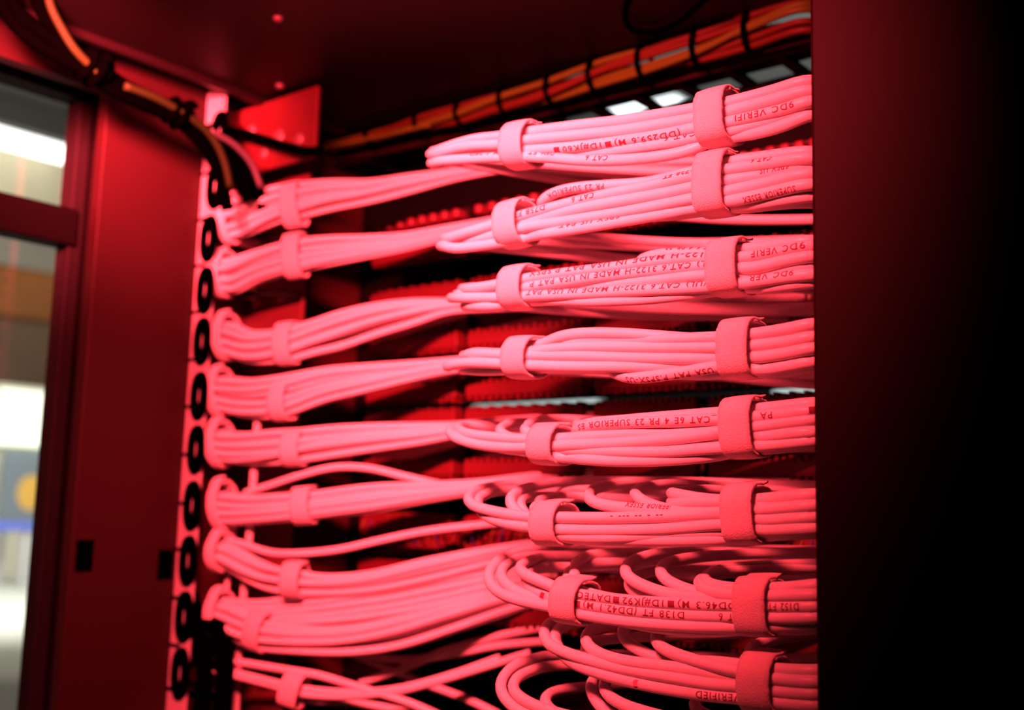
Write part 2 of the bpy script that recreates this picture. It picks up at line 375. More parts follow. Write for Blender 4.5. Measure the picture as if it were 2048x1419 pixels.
for (x, y, w_, lab) in ((1345, 212, .07, 'small bright ceiling lamp above the top front bundle'), (1262, 228, .09, 'bluish white ceiling lamp left of the brightest ceiling lamp')):
    p = atZ(x, y, CZ+2.03)
    tag(MB().bx(p[0]-w_, p[0]+w_, p[1]-.09, p[1]+.09, CZ+2.02, CZ+2.05, .01).build('ceiling_lamp', LAMPW, smooth=False), lab, 'lamp')

# ------------------------------------------------------------------ cable tray and orange fibre bundle
tz = CZ+.330
mb = MB(); mb.bx(RX0-.01, atY(880, 260, .745)[0], .7405, .7455, atY(850, 325, .74)[2]-.002, zb+.05); mb.build('back_plate', BLACKM, t, smooth=False)  # black sheet added to keep this upper left corner dark
tr_ = thing('cable_tray', 'dark metal cable tray with cross bars behind the top of the rack', 'tray', (-.5, .8, tz))
MB().bx(-.80, RX1, .696, .699, tz-.006, tz+.016, .0008).build('side_rail', TRAY, tr_, smooth=False)
for k, yy in enumerate((.725, .79, .865, .94)):
    MB().bx(-.80, RX1, yy-.003, yy+.003, tz, tz+.006, .001).build('rail', TRAY, tr_, smooth=False)
for k in range(15):
    x = -.80+k*.0425
    MB().bx(x-.004, x+.004, .702, .94, tz-.006, tz, .001).build('cross_bar', TRAY, tr_, smooth=False)
of = thing('fibre_bundle', 'orange fibre cable bundle laced with black ties along the overhead tray', 'cable bundle', (-.5, .70, CZ+.33))
sp = [(560, 318), (640, 296), (700, 283), (780, 263), (850, 243), (920, 228), (1000, 205), (1100, 180), (1200, 147), (1300, 120), (1400, 94), (1500, 62), (1620, 30)]
hw = [3, 3, 4, 8, 13, 16, 18, 20, 22, 25, 27, 28, 30]
SP = [atY(x, y, .674) for x, y in sp]
for k in range(9):
    ph = k*2*math.pi/9*2.3; P = []
    for i, q in enumerate(SP):
        s_ = hw[i]*.00040*(1.0 if k % 3 else .5); a_ = ph+i*.55
        P.append(q+np.array([0, math.sin(a_)*min(s_, .006), math.cos(a_)*s_]))
    P.append(P[-1]+np.array([.012, .05, .0]))
    cable(of, P, .0026, ORANGE if k % 2 else mat('amber_fibre', (.06, .018, .006), .5, spec=.2), name='fibre_cable', n=8)
for x in (745, 843, 925, 1012, 1105, 1190, 1288, 1397, 1500):
    y = np.interp(x, [s[0] for s in sp], [s[1] for s in sp]); h = np.interp(x, [s[0] for s in sp], hw)
    c_ = atY(x, y, .674); ax = atY(x+20, y-5, .674)-c_
    o = strap(of, c_, ax, h*.00040+.0030, .010, width=.0042, th=.0012, tab=.0, p=2, name='cable_tie'); o.data.materials[0] = BLACKP
# small black loop hanging under the top panel
lp = [atZ(x, y, zb-.004) for x, y in ((1275, -30), (1250, 25), (1262, 58), (1300, 66), (1350, 48), (1400, 8), (1430, -20))]
o, _ = cable(None, lp, .0022, BLACKP, name='loop_cable'); tag(o, 'thin black cable loop hanging under the dark top panel', 'cable')

# ------------------------------------------------------------------ black power cables, top left
bc = thing('black_cable_bundle', 'black cables tied together crossing the upper left corner', 'cable bundle', (-.74, .4, CZ+.36))
XB = -.735
def px_path(pts, X): return [atX(x, y, X+(d[0] if d else 0)) for x, y, *d in pts]
blk = [
 ([(15, -40), (30, 20), (90, 70), (180, 135), (240, 178), (300, 205), (352, 228), (420, 285), (470, 340), (500, 400)], .0058),
 ([(60, -40), (85, 25), (130, 85), (190, 128), (250, 172), (310, 200), (356, 222), (430, 282), (485, 335), (520, 395)], .0050),
 ([(-10, -20), (22, 40), (80, 92), (165, 140), (235, 185), (300, 215), (350, 238), (405, 290), (440, 350), (455, 420)], .0050),
 ([(0, -30), (18, 20), (30, 60), (50, 80), (90, 90), (150, 130), (220, 175)], .0022),
 ([(352, 230), (430, 275), (480, 322), (515, 380), (530, 430)], .0052),
]
for P, r in blk: cable(bc, px_path(P, XB), r, BLACKP, n=12)
for P, r, m in (([(92, -40), (100, 10), (125, 60), (150, 100), (200, 150)], .0030, ORNG), ([(250, 172), (320, 200), (375, 232), (415, 262), (440, 300), (455, 345), (460, 375)], .0030, ORNG), ([(420, 262), (470, 290), (505, 330), (522, 375)], .0026, PURPLE)):
    o, _ = cable(bc, px_path([(x, y, .008) for x, y in P], XB), r, m)
    o['label'] = 'orange cable' if m is ORNG else 'mauve cable'
for (x, y, h) in ((188, 135, .019), (355, 228, .016)):
    c_ = atX(x, y, XB); ax = atX(x+20, y+13, XB)-c_
    ax = nrm(ax); tt = np.linspace(-1, 1, 15); rw = h*(.86+.10*np.sin(9*tt))*np.sqrt(np.clip(1-np.abs(tt)**3, .05, 1))
    V, Fc = tube_mesh(np.array([c_+ax*.0135*q for q in tt]), rw*.86, 18); mesh_obj('wrap', V, Fc, BLACKP, bc)
    o2, _ = cable(bc, [atX(x+18, y-14, XB+.01), atX(x+30, y-22, XB+.016), atX(x+34, y-10, XB+.016)], .004, BLACKP, name='wrap_tail')
hb = [atY(x, y, .566) for x, y in ((470, 190), (440, 222), (447, 252), (500, 270), (570, 292), (620, 303), (640, 300))]
o, _ = cable(None, hb, .0040, BLACKP, name='black_cable'); tag(o, 'black cable sagging in front of the lit red rear plate', 'cable')
o, _ = cable(None, [atY(x, y, .655) for x, y in ((632, 300), (700, 285), (780, 268), (860, 250))], .0016, ORANGE, name='thin_cable'); tag(o, 'thin reddish cable running from the rear plate to the orange bundle', 'cable')

# ------------------------------------------------------------------ patch panels
YP = .668
SEG = []
for a_, b_ in ((757, 936), (956, 1188), (1212, 1414), (1440, 1670)):
    SEG.append((atY(a_, 820, YP)[0], min(atY(b_, 810, YP)[0], RX1-.045)))
def strip_mesh(x0, x1, z, h=.0095, teeth=(1, 1)):
    mb = MB(); mb.bx(x0, x1, YP-.016, YP-.004, z-h/2, z+h/2, .0006)
    n = 16; pw = (x1-x0)/n
    for k in range(n):
        xa = x0+k*pw+pw*.2; L = .0028+.0010*(k % 2)
        if teeth[0]: mb.bx(xa, xa+pw*.55, YP-.015, YP-.006, z+h/2-.0003, z+h/2+L)
        if teeth[1]: mb.bx(xa, xa+pw*.55, YP-.015, YP-.006, z-h/2-L, z-h/2+.0003)
    return mb
def zrow(x, y): return atY(x, y, YP-.016)[2]
PAN = [(('bumps', 905, 428), ('strip', 850, 500), 'topmost'), (('strip', 850, 588), ('strip', 1075, 666), 'second from top'),
       (('strip', 1075, 722), ('strip', 1075, 772), 'third from top'), (('strip', 1075, 828), ('strip', 1075, 937), 'fourth from top, under the slit'),
       (('wires', 860, 1062), ('strip', 1590, 1085), 'fifth from top, orange and blue wires'), (('strip', 1390, 1190), ('strip', 1560, 1290), 'lowest')]
for (ra, rb, lab) in PAN:
    zA = zrow(ra[1], ra[2]); zB = zrow(rb[1], rb[2]); zm = (zA+zB)/2
    pn = thing('patch_panel', 'dark red patch panel with toothed strips, '+lab, 'patch panel', (-.46, YP, zm), 'patch panels at the back of the rack')
    MB().bx(SEG[0][0]-.003, SEG[-1][1]+.004, YP-.004, YP, zB-.008, zA+.008, .0006).build('faceplate', PCB, pn, smooth=False)
    for row, zz in ((ra, zA), (rb, zB)):
        for (x0, x1) in SEG:
            if row[0] == 'strip': strip_mesh(x0, x1, zz).build('connector_strip', BLOCK, pn, smooth=False)
            elif row[0] == 'bumps':
                for k in range(8):
                    xx = x0+(k+.5)*(x1-x0)/8
                    MB().bx(xx-.0035, xx+.0035, YP-.018, YP-.004, zz-.004, zz+.004, .002).build('jack_cap', mat('jack_cap_plastic', (.12, .012, .02), .5), pn)
            else:
                MB().bx(x0, x1, YP-.012, YP-.004, zz-.014, zz+.014, .001).build('connector_block', BLOCK, pn, smooth=False)
                for k in range(12):
                    xx = x0+(k+.5)*(x1-x0)/12; m_ = (WIREO, WIREB, DARKRED)[k % 3]
                    q = [(xx, YP-.010, zz+.012), (xx+.002, YP-.018, zz+.004), (xx-.001, YP-.018, zz-.006), (xx+.001, YP-.011, zz-.013)]
                    cable(pn, q, .0006, m_, name='wire', n=6, step=.003)
    # module joints between the strips
    for i in range(3):
        xm = (SEG[i][1]+SEG[i+1][0])/2
        MB().bx(xm-.002, xm+.002, YP-.009, YP-.003, zB-.006, zA+.006).build('module_bracket', DARKRED, pn, smooth=False)

# ------------------------------------------------------------------ front bundles
YF = .46
def P3(x, y, d): return atY(x, y, YF+d*.001)
FB = {}
def bundle(i, label, cxy):
    c_ = P3(*cxy, 6); FB[i] = thing('cable_bundle', label, 'cable bundle', c_, 'front cable bundles'); return FB[i]
def fc(i, pts, texts=(), tail=True, zt_=None, right=True, label=None):
    """pts run from the right end to the left end; (column, row, millimetres behind the front plane)"""
    P = [P3(*p) for p in pts]
    if right:
        q = P[0]; P = [np.array([-.1975, .60, q[2]+.012]), np.array([-.198, .52, q[2]+.006]), np.array([-.1995, .484+.3*(q[1]-YF), q[2]+.001])]+P
    if tail:
        x, y, d = pts[-1]; 
        if d < 30: P += [P3(x-5, y+.5, d+7), P3(x-2, y, d+20), P3(x+30, y-3, d+42)]; x += 30; d += 42
        q = P[-1]; xe = min(q[0]+rng.uniform(.10, .22), -.25); ze = (zt_ if zt_ is not None else q[2])+rng.uniform(-.006, .006)
        e = np.array([xe, YP-.006, ze]); P += [q+(e-q)*np.array([.45, .62, .45]), e]
    C = catmull(P); c0 = np.array([0, 0, CZ]); Q = (C-c0) @ M; pxs = 1024+F*Q[:, 0]/Q[:, 2]; pys = 709.5-F*Q[:, 1]/Q[:, 2]
    for k, (x, y, hh, sl, d) in enumerate(TIES[i]):
        for j in range(len(C)):
            dx = pxs[j]-x
            if abs(dx) > 110 or C[j][1]-YF > .024: continue
            wgt = math.exp(-(dx/45)**2); v = (pys[j]-(y+sl*dx))/(hh-13); lim = .98
            yo = (C[j][1]-YF-d*.001); ymax = .0088*max(0, 1-min(1, abs(v))**3.2)**.4
            nd = max(-ymax, min(ymax, yo)); C[j] = c0+(C[j]-c0)*(1+wgt*(nd-yo)/C[j][1])
            if abs(v) > lim: C[j][2] += wgt*(1 if v > 0 else -1)*(abs(v)-lim)*(hh-13)*.00024
    V, Fc = tube_mesh(C, .00302, 12); o = mesh_obj('cable', V, Fc, JACKET, FB[i])
    if label: o['label'] = label
    for (s, xr, xl, phi) in texts: lettering(o, C, .00302, s, xr, xl, phi)
    return o
TIES = {1: [(1046, 292, 42, -.16, 5.5), (1440, 238, 52, -.24, 5.5)], 2: [(1034, 449, 43, -.24, 5.5), (1437, 370, 60, -.16, 5.5)], 3: [(1043, 577, 40, -.12, 5.5), (1464, 537, 52, -.13, 5.5)], 4: [(1052, 717, 38, -.03, 5.5), (1487, 700, 55, -.08, 5.5)], 5: [(1104, 890, 37, .02, 5.5), (1493, 857, 56, -.09, 5.5)], 6: [(1110, 1048, 40, .0, 5.5), (1497, 1030, 55, -.06, 5.5)], 7: [(1151, 1203, 41, .13, 5.5), (1522, 1214, 53, .03, 5.5)], 8: [(1530, 1366, 53, .10, 5.5)], 9: []}
def ties(i, *L):
    for k, (x, y, hh, slope, d) in enumerate(L):
        c_ = P3(x, y, d); ax = P3(x+30, y+30*slope, d)-c_
        ppm = F/np.dot(c_-np.array([0, 0, CZ]), M[:, 2])
        strap(FB[i], c_, ax, hh/ppm-.0006, .0118, p=2.5 if k == 0 else 3.2, seed=i*7+k, tilt=0)

# bundle 1
bundle(1, 'topmost front cable bundle, sloping up to the right, with two pale straps', (1240, 280))
fc(1, [(1623, 160, 0), (1545, 182, 0), (1467, 202, 0), (1412, 213, 0), (1330, 227, 0), (1248, 240, 1), (1150, 251, 2), (1065, 262, 3), (1000, 272, 6), (948, 278, 7), (905, 290, 8), (872, 302, 10)])
fc(1, [(1623, 180, 0), (1545, 200, 0), (1467, 220, 0), (1412, 233, 0), (1330, 247, 0), (1248, 260, 0), (1150, 270, 0), (1055, 279, 0), (1006, 287, 0), (928, 292, 0), (890, 300, 1), (866, 308, 4)])
fc(1, [(1623, 200, 0), (1582, 215, 0), (1530, 228, 0), (1474, 241, 0), (1412, 252, 0), (1320, 270, 0), (1240, 282, 0), (1162, 292, 0), (1061, 300, 1), (1006, 303, 5), (930, 306, 6), (870, 316, 7)],
   [('9DC VERIFI', 1592, 1470, 0), ('(DD259.6 M) #B 1D#JK60 #B', 1362, 1105, -38)])
fc(1, [(1623, 228, 3), (1572, 250, 3), (1474, 276, 3), (1435, 286, 3), (1377, 302, 2), (1318, 313, 0), (1240, 320, 0), (1182, 321, 0), (1112, 317, 0), (1061, 313, 0), (1006, 314, 0), (928, 318, 0), (880, 322, 1), (868, 326, 4)],
   [('CAT 6', 1225, 1168, 12), ('D926 FT', 1114, 1058, 35), ('M 1.28D', 1000, 935, 40)])
fc(1, [(1623, 212, 3), (1572, 232, 3), (1474, 258, 2), (1416, 270, 2), (1338, 285, 1), (1240, 299, 2), (1162, 306, 4), (1061, 310, 6), (980, 312, 8), (890, 318, 9)], [('CAT 6', 1392, 1330, 25)])
fc(1, [(1623, 190, 7), (1540, 214, 7), (1467, 236, 8), (1400, 255, 8), (1240, 288, 9), (1061, 288, 9), (960, 292, 12), (900, 305, 14)])
fc(1, [(1623, 218, 9), (1540, 244, 9), (1467, 264, 9), (1400, 280, 9), (1300, 300, 9), (1160, 305, 9), (1061, 304, 11), (930, 306, 13), (905, 312, 15)])
ties(1, *TIES[1])

# bundle 2
bundle(2, 'second front cable bundle from the top, fanning into a lone upper loop', (1240, 410))
fc(2, [(1625, 303, 5), (1540, 312, 5), (1467, 323, 5), (1404, 338, 6), (1350, 352, 7), (1300, 364, 7), (1221, 370, 7), (1163, 374, 7), (1114, 383, 7), (1088, 395, 9), (1082, 406, 14), (1090, 412, 24)], [('PR 23 SUPERIOR', 1215, 1098, -28)])
fc(2, [(1625, 315, 0), (1533, 328, 0), (1467, 337, 0), (1404, 348, 0), (1357, 357, 0), (1299, 372, 0), (1240, 383, 0), (1192, 393, 0), (1130, 408, 0), (1085, 420, 0), (1036, 433, 0), (987, 449, 0), (948, 460, 0), (915, 470, 2), (894, 476, 5)],
   [('CAT 6', 1552, 1497, 38), ('D728 FT', 1403, 1325, 42), ('CAT 6', 1198, 1147, 5), ('D758 FT', 1094, 1028, 5)])
fc(2, [(1625, 331, 3), (1533, 347, 2), (1467, 358, 1), (1404, 370, 0), (1330, 386, 0), (1240, 402, 0), (1182, 412, 0), (1124, 424, 1), (1065, 440, 2), (997, 460, 4), (960, 472, 5), (940, 478, 9)], [('SPSX-US', 1590, 1523, 15)])
fc(2, [(1625, 346, 0), (1533, 366, 0), (1467, 380, 0), (1404, 393, 0), (1320, 410, 0), (1240, 425, 0), (1182, 434, 0), (1100, 447, 0), (1046, 455, 0), (997, 467, 2), (955, 477, 4), (925, 484, 8)])
fc(2, [(1625, 392, 4), (1533, 405, 4), (1467, 415, 4), (1404, 414, 3), (1338, 426, 2), (1240, 443, 1), (1182, 453, 0), (1120, 463, 0), (1065, 472, 0), (1000, 485, 0), (945, 493, 0), (905, 496, 1), (887, 491, 4)], [('SPSX-US PAT', 1250, 1120, 48)])
fc(2, [(1625, 368, 0), (1533, 387, 0), (1467, 401, 0), (1404, 406, 4), (1320, 418, 7), (1240, 430, 8), (1120, 450, 8), (1040, 462, 8), (980, 472, 10), (930, 482, 12)], [('SUPERIOR ESSEX', 1590, 1480, -35)])
fc(2, [(1625, 404, 9), (1533, 410, 9), (1467, 420, 9), (1404, 423, 9), (1340, 430, 9), (1240, 436, 10), (1120, 440, 10), (1040, 446, 10), (960, 465, 12)])
fc(2, [(1625, 360, 8), (1533, 372, 8), (1467, 384, 8), (1404, 390, 9), (1240, 405, 9), (1120, 425, 9), (1040, 440, 9), (960, 462, 12)])
ties(2, *TIES[2])

# bundle 3
bundle(3, 'third front cable bundle from the top, its cables printed with long rows of text', (1240, 555))
fc(3, [(1627, 481, 4), (1560, 489, 4), (1494, 498, 4), (1431, 506, 5), (1338, 507, 6), (1305, 511, 7), (1284, 519, 10), (1278, 528, 18)], [('CAT 6 4 PR 23', 1440, 1330, 55)])
fc(3, [(1627, 491, 0), (1560, 503, 0), (1494, 514, 0), (1431, 517, 1), (1380, 517, 0), (1300, 524, 0), (1240, 533, 0), (1205, 537, 0), (1122, 547, 0), (1051, 557, 0), (1009, 566, 0), (964, 574, 1), (940, 576, 3), (930, 577, 7)],
   [('9DC VERIF', 1606, 1497, 5), ('3122-H MADE IN USA PAT P.SPSX', 1420, 1054, 30)])
fc(3, [(1627, 511, 0), (1560, 524, 0), (1494, 537, 0), (1431, 531, 0), (1380, 535, 0), (1300, 543, 0), (1240, 549, 0), (1205, 553, 0), (1122, 564, 0), (1051, 575, 0), (1009, 580, 4), (960, 585, 6), (920, 588, 9)],
   [('(UL) CAT.6 3122-H MADE IN USA PAT P.', 1437, 1053, 12)])
fc(3, [(1627, 530, 3), (1560, 540, 3), (1494, 550, 3), (1431, 549, 0), (1380, 553, 0), (1300, 561, 1), (1240, 566, 2), (1205, 569, 3), (1122, 576, 5), (1051, 583, 6), (1009, 589, 7), (940, 592, 9)])
fc(3, [(1627, 549, 1), (1560, 556, 1), (1494, 565, 0), (1431, 572, 0), (1380, 576, 0), (1300, 580, 0), (1240, 583, 0), (1205, 585, 0), (1122, 589, 0), (1051, 592, 0), (1009, 594, 0), (946, 595, 0), (918, 595, 1), (908, 595, 5)],
   [('9DC VER', 1585, 1497, 25), ('(UL) CAT.6 3122-H MADE IN USA PAT', 1425, 1052, 26)])
fc(3, [(1627, 564, 4), (1560, 572, 4), (1494, 579, 4), (1431, 583, 4), (1380, 588, 3), (1300, 597, 3), (1240, 600, 2), (1180, 602, 2), (1122, 600, 3), (1051, 604, 2), (1009, 609, 1), (960, 612, 2), (935, 611, 6)])
fc(3, [(1627, 520, 9), (1494, 522, 9), (1431, 525, 9), (1300, 540, 9), (1122, 560, 9), (1040, 570, 9), (970, 580, 11), (940, 584, 14)])
fc(3, [(1627, 555, 9), (1494, 560, 9), (1431, 566, 9), (1300, 575, 9), (1122, 585, 9), (1040, 595, 9), (970, 602, 11), (940, 604, 14)])
ties(3, *TIES[3])

# bundle 4
bundle(4, 'fourth front cable bundle from the top, nearly level, over the bright slit', (1240, 710))
fc(4, [(1630, 647, 0), (1575, 658, 0), (1517, 667, 0), (1457, 673, 0), (1400, 676, 0), (1345, 678, 0), (1278, 680, 1), (1220, 678, 2), (1173, 678, 3), (1146, 683, 4), (1125, 692, 6), (1080, 704, 8), (1030, 712, 10), (960, 722, 12)])
fc(4, [(1630, 660, 6), (1575, 664, 6), (1517, 672, 6), (1457, 680, 6), (1400, 678, 4), (1340, 674, 2), (1278, 669, 0), (1220, 666, 0), (1173, 666, 1), (1120, 671, 3), (1090, 681, 6), (1070, 690, 14), (1075, 692, 26)])
fc(4, [(1630, 672, 0), (1575, 683, 0), (1517, 690, 0), (1457, 694, 0), (1400, 695, 0), (1320, 695, 0), (1240, 694, 0), (1173, 694, 0), (1110, 697, 0), (1060, 703, 1), (1007, 707, 3), (960, 705, 3), (942, 706, 4), (933, 711, 9)])
fc(4, [(1630, 695, 0), (1575, 706, 0), (1517, 714, 0), (1457, 714, 2), (1400, 716, 1), (1320, 717, 0), (1240, 715, 0), (1173, 712, 0), (1110, 711, 0), (1060, 710, 0), (1007, 709, 0), (965, 707, 1), (944, 709, 4)])
fc(4, [(1630, 722, 2), (1575, 732, 2), (1517, 740, 1), (1457, 731, 0), (1410, 737, 0), (1360, 745, 0), (1318, 751, 0), (1279, 755, 1), (1250, 753, 3), (1228, 745, 7), (1224, 738, 14), (1235, 734, 26)], [('IN USA PAT P.SPSX-US', 1468, 1258, -38)])
fc(4, [(1630, 714, 3), (1575, 722, 4), (1517, 728, 5), (1457, 723, 6), (1357, 730, 3), (1300, 733, 1), (1240, 733, 0), (1173, 733, 0), (1114, 732, 0), (1064, 730, 0), (1007, 727, 0), (960, 725, 0), (919, 726, 2), (900, 732, 5)])
fc(4, [(1630, 730, 6), (1575, 742, 6), (1517, 750, 6), (1457, 747, 4), (1390, 748, 5), (1300, 743, 8), (1200, 737, 9), (1060, 736, 8), (997, 740, 6), (958, 740, 7), (930, 738, 12)])
fc(4, [(1630, 690, 9), (1517, 700, 9), (1457, 705, 9), (1300, 707, 9), (1173, 703, 9), (1060, 714, 9), (990, 718, 10), (920, 728, 13)])
ties(4, *TIES[4])

# bundle 5
bundle(5, 'fifth front cable bundle from the top, just under the bright slit', (1270, 885))
fc(5, [(1630, 806, 4), (1575, 812, 4), (1517, 818, 4), (1459, 824, 4), (1380, 830, 4), (1300, 836, 4), (1230, 842, 5), (1180, 845, 7), (1160, 848, 12)])
fc(5, [(1630, 820, 0), (1575, 827, 0), (1517, 833, 0), (1459, 838, 0), (1400, 840, 0), (1320, 843, 0), (1240, 846, 1), (1190, 849, 2), (1163, 852, 4), (1152, 857, 10), (1156, 862, 20)],
   [('#B', 1626, 1612, 5), ('PA', 1545, 1518, 0), ('N_CAT 6E 4 PR 23 SUPERIOR ES', 1458, 1165, 0)])
fc(5, [(1630, 838, 0), (1575, 845, 0), (1517, 852, 0), (1459, 861, 0), (1400, 866, 1), (1340, 868, 2), (1278, 867, 2), (1220, 870, 2), (1173, 873, 2), (1114, 877, 2), (1056, 878, 0), (1010, 876, 0), (978, 873, 0), (940, 868, 1), (922, 862, 5), (918, 856, 14), (935, 850, 35)])
fc(5, [(1630, 863, 0), (1575, 868, 0), (1517, 873, 1), (1459, 862, 1), (1400, 871, 0), (1340, 878, 0), (1278, 883, 0), (1220, 887, 0), (1173, 889, 0), (1110, 891, 0), (1056, 894, 0), (997, 893, 0), (950, 887, 0), (918, 878, 1), (902, 868, 5), (900, 860, 12), (912, 853, 24), (950, 847, 50), (1010, 843, 85)])
fc(5, [(1630, 880, 1), (1575, 886, 1), (1517, 891, 1), (1459, 894, 0), (1400, 898, 0), (1340, 903, 0), (1278, 904, 0), (1220, 903, 0), (1180, 902, 1), (1134, 900, 2), (1070, 900, 4), (1020, 898, 5), (975, 888, 7), (940, 875, 12), (925, 865, 22)])
fc(5, [(1630, 884, 6), (1575, 892, 6), (1517, 898, 5), (1459, 908, 4), (1400, 914, 3), (1340, 919, 2), (1278, 921, 1), (1220, 921, 0), (1170, 918, 0), (1124, 914, 1), (1080, 905, 3), (1052, 902, 6), (1020, 896, 8), (960, 884, 14)])
fc(5, [(1630, 870, 7), (1517, 880, 6), (1459, 877, 4), (1400, 884, 6), (1278, 895, 8), (1173, 890, 8), (1120, 880, 8), (1085, 874, 8), (1060, 868, 9), (1050, 860, 12), (1054, 851, 22), (1075, 843, 45), (1110, 838, 75)])
fc(5, [(1630, 850, 9), (1517, 860, 9), (1459, 870, 9), (1278, 880, 9), (1110, 884, 9), (1050, 880, 9), (1010, 872, 10), (1000, 862, 14), (1010, 852, 30), (1050, 844, 60)])
ties(5, *TIES[5])

# bundle 6
bundle(6, 'sixth front cable bundle from the top, with several loose loops rising behind it', (1290, 1045))
fc(6, [(1630, 989, 2), (1575, 993, 2), (1523, 999, 2), (1459, 1001, 2), (1416, 999, 3), (1377, 993, 4), (1352, 988, 7), (1343, 986, 16), (1360, 984, 30), (1410, 980, 55)])
fc(6, [(1630, 1000, 3), (1575, 1005, 3), (1523, 1009, 2), (1459, 1003, 1), (1416, 1004, 1), (1377, 1005, 2), (1352, 1008, 4), (1343, 1006, 12), (1352, 998, 26), (1400, 990, 55)])
fc(6, [(1630, 1011, 0), (1575, 1015, 0), (1523, 1019, 0), (1459, 1024, 0), (1410, 1026, 0), (1360, 1023, 2), (1328, 1017, 4), (1299, 1008, 6), (1278, 997, 9), (1270, 988, 14), (1276, 979, 26), (1310, 971, 55), (1370, 968, 90)])
fc(6, [(1630, 1022, 6), (1575, 1026, 5), (1523, 1030, 4), (1459, 1026, 4), (1377, 1022, 3), (1299, 1019, 3), (1240, 1014, 3), (1200, 1008, 4), (1182, 999, 7), (1177, 989, 13), (1186, 979, 26), (1230, 968, 55), (1300, 962, 90)], [('3 PR SUPERIOR ESSEX', 1400, 1245, 42)])
fc(6, [(1630, 1034, 0), (1575, 1037, 0), (1523, 1040, 0), (1459, 1027, 0), (1410, 1028, 0), (1340, 1032, 0), (1240, 1035, 0), (1170, 1035, 0), (1111, 1034, 0), (1068, 1034, 0), (1017, 1028, 0), (968, 1018, 0), (946, 1010, 2), (936, 999, 6), (941, 988, 14), (955, 980, 26), (985, 973, 48), (1040, 966, 80)], [('-- - -- --- -', 1335, 1220, 5)])
fc(6, [(1630, 1056, 0), (1575, 1058, 0), (1523, 1060, 0), (1459, 1048, 0), (1400, 1052, 0), (1320, 1058, 0), (1240, 1060, 0), (1170, 1060, 0), (1111, 1058, 0), (1068, 1054, 0), (1017, 1047, 1), (985, 1038, 2), (965, 1026, 5), (955, 1010, 9), (956, 998, 16), (972, 988, 30), (1010, 980, 55)])
fc(6, [(1630, 1060, 5), (1523, 1063, 4), (1459, 1063, 3), (1400, 1066, 2), (1320, 1069, 2), (1240, 1074, 1), (1170, 1074, 1), (1120, 1070, 2), (1075, 1052, 6), (1048, 1034, 8), (1028, 1018, 9), (1019, 1003, 11), (1024, 990, 17), (1042, 979, 30), (1075, 971, 52), (1140, 962, 90)])
fc(6, [(1630, 1064, 8), (1523, 1070, 7), (1459, 1077, 3), (1400, 1079, 2), (1320, 1080, 2), (1240, 1079, 3), (1170, 1078, 3), (1124, 1073, 4), (1085, 1055, 9), (1060, 1037, 12), (1044, 1020, 15), (1040, 1006, 20), (1055, 994, 34)])
fc(6, [(1630, 1040, 9), (1523, 1045, 9), (1459, 1050, 9), (1240, 1050, 9), (1130, 1045, 9), (1095, 1035, 10), (1074, 1022, 12), (1068, 1012, 15), (1078, 1002, 26), (1115, 993, 48), (1160, 980, 80)])
ties(6, *TIES[6])

# bundle 7
bundle(7, 'seventh front cable bundle from the top, with metre marks and squares printed on its cables', (1290, 1205))
fc(7, [(1634, 1212, 0), (1590, 1213, 0), (1541, 1213, 0), (1484, 1211, 0), (1420, 1210, 0), (1357, 1207, 0), (1300, 1204, 0), (1240, 1199, 0), (1200, 1194, 0), (1155, 1188, 0), (1116, 1176, 1), (1081, 1161, 1), (1054, 1150, 2), (1040, 1140, 6), (1043, 1130, 14), (1060, 1121, 28), (1100, 1112, 55)],
   [('D152 FT', 1612, 1540, 5), ('(DD46.3 M) #B 1D#JK92 #B DATEC', 1488, 1156, 3)])
fc(7, [(1634, 1234, 0), (1590, 1235, 0), (1541, 1235, 0), (1484, 1234, 0), (1420, 1232, 0), (1357, 1229, 0), (1300, 1225, 0), (1240, 1219, 0), (1200, 1213, 0), (1151, 1206, 0), (1107, 1197, 2), (1077, 1185, 4), (1058, 1170, 6), (1051, 1158, 10), (1056, 1146, 20), (1080, 1135, 40)],
   [('CAT 6', 1500, 1440, 5), ('D138 FT (DD42.1 M) #B', 1382, 1155, 5), ('#B', 1098, 1088, 5)])
fc(7, [(1634, 1246, 3), (1590, 1249, 3), (1541, 1251, 2), (1488, 1253, 0), (1420, 1253, 0), (1357, 1250, 0), (1300, 1246, 0), (1240, 1240, 0), (1200, 1234, 0), (1151, 1225, 0), (1109, 1214, 0), (1045, 1202, 0), (1006, 1189, 0), (984, 1173, 2), (976, 1154, 6), (982, 1136, 13), (998, 1120, 24), (1020, 1110, 40), (1060, 1100, 65), (1130, 1092, 95)])
fc(7, [(1634, 1254, 7), (1541, 1258, 6), (1488, 1260, 5), (1420, 1261, 5), (1357, 1258, 4), (1300, 1252, 5), (1240, 1240, 7), (1160, 1222, 7), (1109, 1206, 4), (1050, 1190, 3), (1018, 1172, 4), (1003, 1155, 8), (1004, 1139, 16), (1020, 1126, 30), (1060, 1112, 58)])
fc(7, [(1634, 1190, 0), (1590, 1191, 0), (1541, 1192, 0), (1484, 1192, 1), (1435, 1186, 2), (1408, 1178, 4), (1397, 1168, 8), (1402, 1159, 16), (1425, 1150, 30), (1470, 1142, 60)])
fc(7, [(1634, 1170, 2), (1590, 1174, 2), (1541, 1177, 2), (1484, 1178, 3), (1440, 1173, 5), (1415, 1166, 10), (1410, 1155, 20), (1430, 1143, 38), (1470, 1135, 65)])
fc(7, [(1634, 1200, 5), (1541, 1203, 5), (1484, 1202, 3), (1435, 1198, 3), (1375, 1193, 3), (1328, 1185, 4), (1285, 1170, 5), (1259, 1156, 7), (1250, 1142, 12), (1257, 1127, 22), (1280, 1116, 38), (1330, 1106, 65)])
